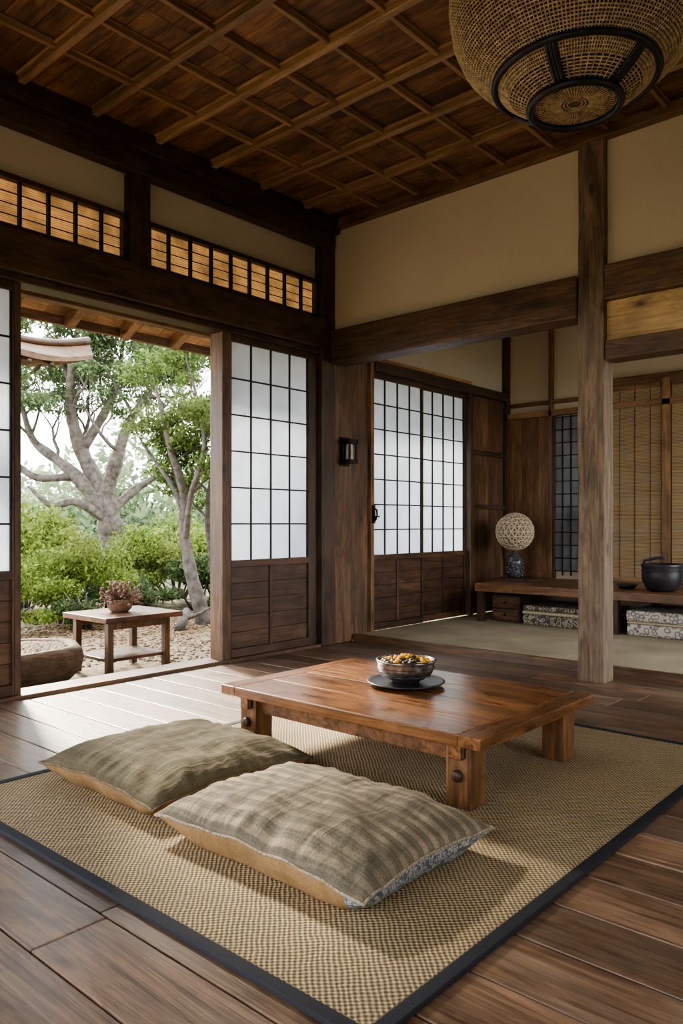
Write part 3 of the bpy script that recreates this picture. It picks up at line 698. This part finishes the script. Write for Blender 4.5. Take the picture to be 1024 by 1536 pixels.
b.build('garden_gate_roof', [wood('gate_bark_roof', (0.10, 0.058, 0.030), (0.30, 0.19, 0.105), 'Y'), w_darkY])

# side table
b = MB()
b.box(-5.56, -4.94, 3.02, 3.70, .27, .31, 0)
for x in (-5.48, -5.03):
    for y in (3.10, 3.60): b.box(x-.025, x+.025, y-.025, y+.025, -.149, .27, 1)
    b.box(x-.012, x+.012, 3.12, 3.58, .21, .27, 1)
b.box(-5.47, -5.03, 3.09, 3.61, -.03, -.005, 0)
b.build('side_table', [wood('side_table_top', (0.075, 0.038, 0.022), (0.20, 0.11, 0.066), 'Y', rough=.42, spec=.3), w_medZ], .004)
b = MB(); cx, cy = -5.25, 3.33
b.rev(cx, cy, [(0, .3105), (.06, .3105), (.09, .34), (.10, .38), (.085, .41), (.08, .41), (.08, .38), (0, .36)], 24, 0)
for i in range(170):
    a = random.random()*6.283; e = random.uniform(-.1, 1.4); l = random.uniform(.09, .18)
    p = Vector((cx, cy, .38)); q = p+Vector((math.cos(a)*math.cos(e), math.sin(a)*math.cos(e), math.sin(e)))*l
    mid = (p+q)/2+Vector((random.uniform(-.02, .02), random.uniform(-.02, .02), .01))
    b.tube([p, mid, q], [.003, .003, .002], 0, 4); b.ball(q, random.uniform(.006, .015), 1, 5, 4)
b.build('dried_flower_pot', [m_dried, simple('dried_blossom', (0.20, 0.13, 0.09), .9, 0, 60, .4)])
# hollowed-log trough
w_log = wood('hollow_log_wood', (0.07, 0.042, 0.024), (0.24, 0.16, 0.095), 'Y', bump=1.0, rough=.8, scale=1.5, wear=(.13, .10, .07))
b = MB(); cx, cy = -5.27, 2.38
b.rev(cx, cy, [(0, -.145), (.30, -.145), (.37, -.11), (.415, -.04), (.425, .04), (.42, .10), (.395, .135), (.365, .135), (.350, .12), (.335, .10), (0, .10)], 72, 0, wob=.07, sx=.95, sy=1.45)
for i in range(1500):
    a = random.random()*6.283; r = .335*math.sqrt(random.random()); b.ball((cx+r*.95*math.cos(a), cy+r*1.45*math.sin(a), .118+.02*(1-r/.335)), random.uniform(.010, .020), 1, 6, 4, (1, 1, .6))
b.build('log_trough', [w_log, simple('trough_pebble', (0.28, 0.21, 0.12), .8, 0, 8, .5)])

# ground: soil + gravel + pebbles as one terrain object
b = MB()
def grid(x0, x1, y0, y1, z, m, nx, ny, amp, sc):
    vs = []
    for i in range(nx+1):
        for j in range(ny+1):
            X = x0+(x1-x0)*i/nx; Y = y0+(y1-y0)*j/ny
            vs.append((X, Y, z+amp*noise.noise(Vector((X*sc, Y*sc, z)))))
    fs = [(i*(ny+1)+j, (i+1)*(ny+1)+j, (i+1)*(ny+1)+j+1, i*(ny+1)+j+1) for i in range(nx) for j in range(ny)]
    b.add(vs, fs, m, .5, True)
grid(-60, 40, -40, 60, -.19, 0, 120, 120, .03, .3)
grid(-8.2, -4.42, -2.0, 7.2, -.158, 1, 150, 300, .010, 9)
for i in range(5200):
    X = random.uniform(-8.2, -4.45); Y = random.uniform(2.0, 7.4); r = random.uniform(.008, .022)
    if (-5.72 < X < -4.85 and 1.7 < Y < 3.05) or (-5.6 < X < -4.9 and 3.0 < Y < 3.7): continue
    b.ball((X, Y, -.156+r*.1), r, random.choice((2, 3, 3, 1)), 6, 4, (1, random.uniform(.7, 1.2), .6))
gobj = b.build('garden_ground', [m_soil, m_gravel, simple('pale_pebble', (0.31, 0.245, 0.155), .8, 0, 8, .4), simple('brown_pebble', (0.18, 0.12, 0.07), .8, 0, 8, .4)])

# ------------------------------------------------------------------ vegetation
def leaves(name, clusters, mat, size, flat=False):
    P = []; 
    for (x, y, z, rx, ry, rz, n) in clusters:
        d = rng.normal(size=(n, 3)); d /= np.linalg.norm(d, axis=1)[:, None]; r = rng.random(n)**0.45
        P.append(np.array([x, y, z])+d*r[:, None]*np.array([rx, ry, rz]))
    P = np.concatenate(P); n = len(P)
    a = rng.normal(size=(n, 3)); 
    if flat: a[:, 2] *= .15
    a /= np.linalg.norm(a, axis=1)[:, None]
    c = rng.normal(size=(n, 3)); 
    if flat: c[:, 2] *= .15
    c -= (c*a).sum(1)[:, None]*a; c /= np.linalg.norm(c, axis=1)[:, None]
    s = size*(0.6+0.8*rng.random(n))[:, None]
    v = np.empty((n, 4, 3)); v[:, 0] = P-a*s; v[:, 1] = P+c*s*.45; v[:, 2] = P+a*s; v[:, 3] = P-c*s*.45
    me = bpy.data.meshes.new(name); me.vertices.add(4*n); me.vertices.foreach_set('co', v.reshape(-1))
    me.loops.add(4*n); me.loops.foreach_set('vertex_index', np.arange(4*n, dtype=np.int32))
    me.polygons.add(n); me.polygons.foreach_set('loop_start', np.arange(0, 4*n, 4, dtype=np.int32))
    me.materials.append(mat); at = me.attributes.new('var', 'FLOAT', 'FACE'); at.data.foreach_set('value', rng.random(n).astype(np.float32))
    me.update(); me.validate()
    ob = bpy.data.objects.new(name, me); COL.objects.link(ob); return ob
R2 = Vector((.749, .6626, 0)); F2 = Vector((-.6626, .749, 0))
def tree(name, base, limbs, subs, seed, leafm, lsize, ncl, crad, per):
    rnd = random.Random(seed); b = MB(); base = Vector(base); tips = []
    def W(l, h, dep=0): return base+R2*l+F2*dep+Vector((0, 0, h-base.z))
    def smooth(pts, rad):
        o = []; rr = []
        for i in range(len(pts)-1):
            p0 = pts[max(i-1, 0)]; p1 = pts[i]; p2 = pts[i+1]; p3 = pts[min(i+2, len(pts)-1)]
            for k in range(6):
                t = k/6; q = 0.5*((2*p1)+(p2-p0)*t+(2*p0-5*p1+4*p2-p3)*t*t+(3*p1-p0-3*p2+p3)*t**3)
                q = q+Vector((noise.noise(q*1.7), noise.noise(q*1.7+Vector((9, 0, 0))), 0))*.05
                o.append(q); rr.append((rad[i]+(rad[i+1]-rad[i])*t)*(1+.25*noise.noise(q*6)))
        o.append(pts[-1]); rr.append(rad[-1]); return o, rr
    def sub(p, d, L, r, depth):
        pts = [p]; rr = [r]; n = 5
        for i in range(n):
            d = (d+Vector((rnd.uniform(-.5, .5), rnd.uniform(-.5, .5), rnd.uniform(-.25, .45)))).normalized()
            pts.append(pts[-1]+d*L/n); rr.append(r*(1-.75*(i+1)/n))
        b.tube(pts, rr, 0, 6, cap=False, var=.5)
        if depth <= 1: tips.append(pts[-1]); tips.append(pts[3])
        if depth > 0:
            for k in (2, 3, 4):
                for q in range(1 if k < 4 else 2):
                    dd = (d+Vector((rnd.uniform(-1, 1), rnd.uniform(-1, 1), rnd.uniform(-.3, .8)))).normalized()
                    sub(pts[k], dd, L*.62, rr[k]*.7, depth-1)
    for (pl, rad) in limbs:
        o, rr = smooth([W(*p) for p in pl], rad); b.tube(o, rr, 0, 10, var=.5)
        for i in range(len(o)//3, len(o), subs[0]):
            d = (o[min(i+1, len(o)-1)]-o[i-1]).normalized()
            dd = (d*.5+Vector((rnd.uniform(-1, 1), rnd.uniform(-1, 1), rnd.uniform(-.2, .9)))).normalized()
            if o[i].z > subs[3]: sub(o[i], dd, subs[1], max(rr[i]*.45, .012), subs[2])
    ob = b.build(name, [m_bark])
    rnd.shuffle(tips); tips = [t for t in tips if t.z > subs[4]]
    cl = [(t.x, t.y, t.z, crad*rnd.uniform(.6, 1.3), crad*rnd.uniform(.6, 1.3), crad*.5, per) for t in tips[:ncl]]
    lv = leaves(name+'_foliage', cl, leafm, lsize); lv.parent = ob
    return ob
tree('old_garden_tree', (-11.6, 7.07, -.18), [
    ([(0.25, -.18), (0.1, .6, .1), (.05, 1.1), (.02, 1.5)], [.30, .22, .20, .19]),
    ([(-.0, 1.2), (-.4, 1.75, -.1), (-.95, 2.15, .1), (-1.4, 2.6, .3), (-1.6, 3.4, .2)], [.15, .11, .08, .055, .025]),
    ([(0, 1.4), (-.4, 2.1, .2), (-.62, 2.9, .1), (-.5, 3.7, -.2), (-.3, 4.5, -.3)], [.17, .13, .09, .06, .02]),
    ([(0, 1.4), (.25, 2.0, -.2), (.45, 2.6, -.3), (.75, 3.2, -.1), (1.2, 3.8, .1)], [.14, .11, .08, .055, .02]),
    ([(-.42, 2.3, .2), (-.1, 3.0, .4), (.1, 3.6, .5), (.15, 4.6, .6)], [.09, .07, .05, .015]),
    ([(-.5, 1.8), (-1.0, 1.75, -.4), (-1.4, 2.0, -.5), (-1.9, 2.0, -.7)], [.08, .06, .045, .015]),
    ([(.1, 1.0), (-.35, 1.35, -.3), (-.8, 1.3, -.4), (-1.1, 1.6, -.5)], [.10, .07, .05, .02]),
    ([(.05, 1.2), (.5, 1.6, .2), (.9, 1.9, .2), (1.3, 2.6, .3)], [.09, .07, .045, .015])],
    (3, 1.2, 2, 1.9, 2.7), 3, leafA, .042, 420, .28, 80)
tree('garden_tree', (-6.99, 5.57, -.18), [
    ([(-.02, -.18), (-.12, .25, 0), (-.27, .8, .1), (-.28, 1.3, .1), (-.42, 1.9, 0), (-.6, 2.6, .1)], [.105, .08, .062, .05, .035, .015]),
    ([(.13, -.18), (.08, .4, .2), (-.02, .9, .3), (.05, 1.6, .2), (.1, 2.5, .1), (.2, 3.1, .1)], [.075, .055, .045, .035, .025, .01]),
    ([(-.27, .8, .1), (-.15, 1.3, -.1), (.0, 1.9, -.2), (-.15, 2.7, -.2)], [.045, .035, .028, .012]),
    ([(-.28, 1.2, .1), (-.55, 1.6, .1), (-.8, 2.0, .1)], [.035, .025, .01])],
    (3, .55, 1, 1.0, 1.2), 11, leafB, .027, 190, .17, 95)
b = MB(); b.tube([(-6.75, 5.0, -.15), (-6.8, 5.1, -.05), (-6.95, 5.25, .02), (-7.15, 5.4, .0)], [.06, .055, .045, .03], 0, 8, var=.5)
b.tube([(-6.8, 5.1, -.05), (-6.7, 5.25, .02), (-6.65, 5.4, .1)], [.03, .02, .01], 0, 6, var=.5); b.build('fallen_branch', [m_bark])
def shrub(name, cx, cy, r, h, n, mat, size, lobes=11):
    rnd = random.Random(int(cx*31+cy*17)); cl = []; st = MB()
    for i in range(lobes):
        a = rnd.random()*6.283; d = r*rnd.uniform(.2, .9)
        hh = h*rnd.uniform(.3, 1.0); x, y = cx+d*math.cos(a), cy+d*math.sin(a)
        cl.append((x, y, -.18+hh*.8, r*.38, r*.38, hh*.28, int(n*.9)//lobes))
        st.tube([(cx+.2*d*math.cos(a), cy+.2*d*math.sin(a), -.18), (cx+.6*d*math.cos(a), cy+.6*d*math.sin(a), hh*.35), (x, y, hh*.75)], [.018, .012, .005], 0, 5, var=.5)
    ob = st.build(name, [m_bark])
    lv = leaves('leaves', cl, mat, size); lv.parent = ob
    return ob
for (x, y, r, h, n, m, s) in [
    (-8.5, 4.6, .80, 1.15, 9000, leafC, .028), (-9.3, 6.2, .9, 1.15, 9000, leafC, .032), (-7.9, 3.6, .6, .9, 7000, leafC, .026),
    (-9.9, 7.3, 1.1, 1.35, 9000, leafB, .038), (-7.9, 5.1, .45, .45, 3500, leafE, .028), (-7.6, 4.4, .38, .38, 3000, leafE, .025), (-10.3, 5.0, 1.0, 1.5, 9000, leafC, .038),
    (-8.3, 6.5, .7, .75, 5500, leafE, .034), (-7.8, 7.6, .8, 1.0, 6500, leafC, .034), (-9.2, 9.2, 1.2, 1.5, 8500, leafB, .042), (-7.5, 6.5, .45, .42, 3200, leafE, .028),
    (-10.5, 2.6, 1.2, 1.4, 8000, leafB, .045), (-7.3, 7.9, .6, .8, 3500, leafE, .033), (-8.6, 5.5, .5, .6, 4000, leafE, .03), (-9.0, 7.4, .6, 1.2, 6000, leafC, .034)]:
    shrub('garden_shrub', x, y, r, h, n, m, s)
fl = leaves('fallen_leaves', [(-6.6, 5.2, -.155, 1.6, 2.2, .006, 2500), (-7.6, 5.5, -.15, 1.2, 2.5, .01, 4500)], leafF, .022, flat=True); fl.parent = gobj
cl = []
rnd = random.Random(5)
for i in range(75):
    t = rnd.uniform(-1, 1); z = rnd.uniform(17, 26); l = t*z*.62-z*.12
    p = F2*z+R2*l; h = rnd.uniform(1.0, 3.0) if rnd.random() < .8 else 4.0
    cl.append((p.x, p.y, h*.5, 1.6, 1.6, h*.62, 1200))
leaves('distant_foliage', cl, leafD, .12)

# ------------------------------------------------------------------ lights / world
w = bpy.data.worlds.new('sky'); scene.world = w; w.use_nodes = True; nt = w.node_tree
bg = nt.nodes['Background']; tc = N(nt, 'TexCoord'); sp = N(nt, 'SeparateXYZ'); nt.links.new(tc.outputs['Generated'], sp.inputs[0])
r = ramp(nt, [(0.0, (0.98, 0.97, 0.97)), (0.6, (0.85, 0.91, 1.0))]); nt.links.new(sp.outputs[2], r.inputs[0]); nt.links.new(r.outputs[0], bg.inputs[0])
bg.inputs[1].default_value = 6.0
sd = bpy.data.lights.new('sun', 'SUN'); sd.energy = 14.0; sd.angle = math.radians(8); sd.color = (1, .90, .75)
so = bpy.data.objects.new('sun', sd); COL.objects.link(so)
so.rotation_euler = Vector((1, -.30, -.62)).to_track_quat('-Z', 'Y').to_euler()
def portal(name, loc, sx, sy, rot):
    l = bpy.data.lights.new(name, 'AREA'); l.shape = 'RECTANGLE'; l.size = sx; l.size_y = sy; l.cycles.is_portal = True
    o = bpy.data.objects.new(name, l); o.location = loc; o.rotation_euler = rot; COL.objects.link(o)
portal('sky_portal_a', (XL-.25, 1.6, 1.3), 2.6, 6.4, (0, math.radians(-90), 0))
portal('sky_portal_b', (XL-.25, 6.0, 1.3), 2.2, 1.8, (0, math.radians(-90), 0))
portal('sky_portal_c', (-1.35, YF-.15, 1.2), 2.5, 2.4, (math.radians(90), 0, 0))
portal('sky_portal_d', (.55, 6.4, 1.4), 2.2, 2.4, (0, math.radians(90), 0))
portal('sky_portal_e', (XR+.15, 2.55, 1.35), 1.7, 1.3, (0, math.radians(90), 0))

# ------------------------------------------------------------------ camera
cd = bpy.data.cameras.new('camera'); cam = bpy.data.objects.new('camera', cd); COL.objects.link(cam); scene.camera = cam
cd.sensor_fit = 'VERTICAL'; cd.sensor_height = 36; cd.sensor_width = 24; cd.lens = 1150/1536*36; cd.shift_y = 17/1536
cam.location = (0, 0, 1); cam.rotation_euler = (math.radians(90), 0, math.radians(41.5)); cd.clip_end = 200
scene.view_settings.view_transform = 'AgX'; scene.view_settings.look = 'AgX - Medium High Contrast'; scene.view_settings.exposure = 0.5
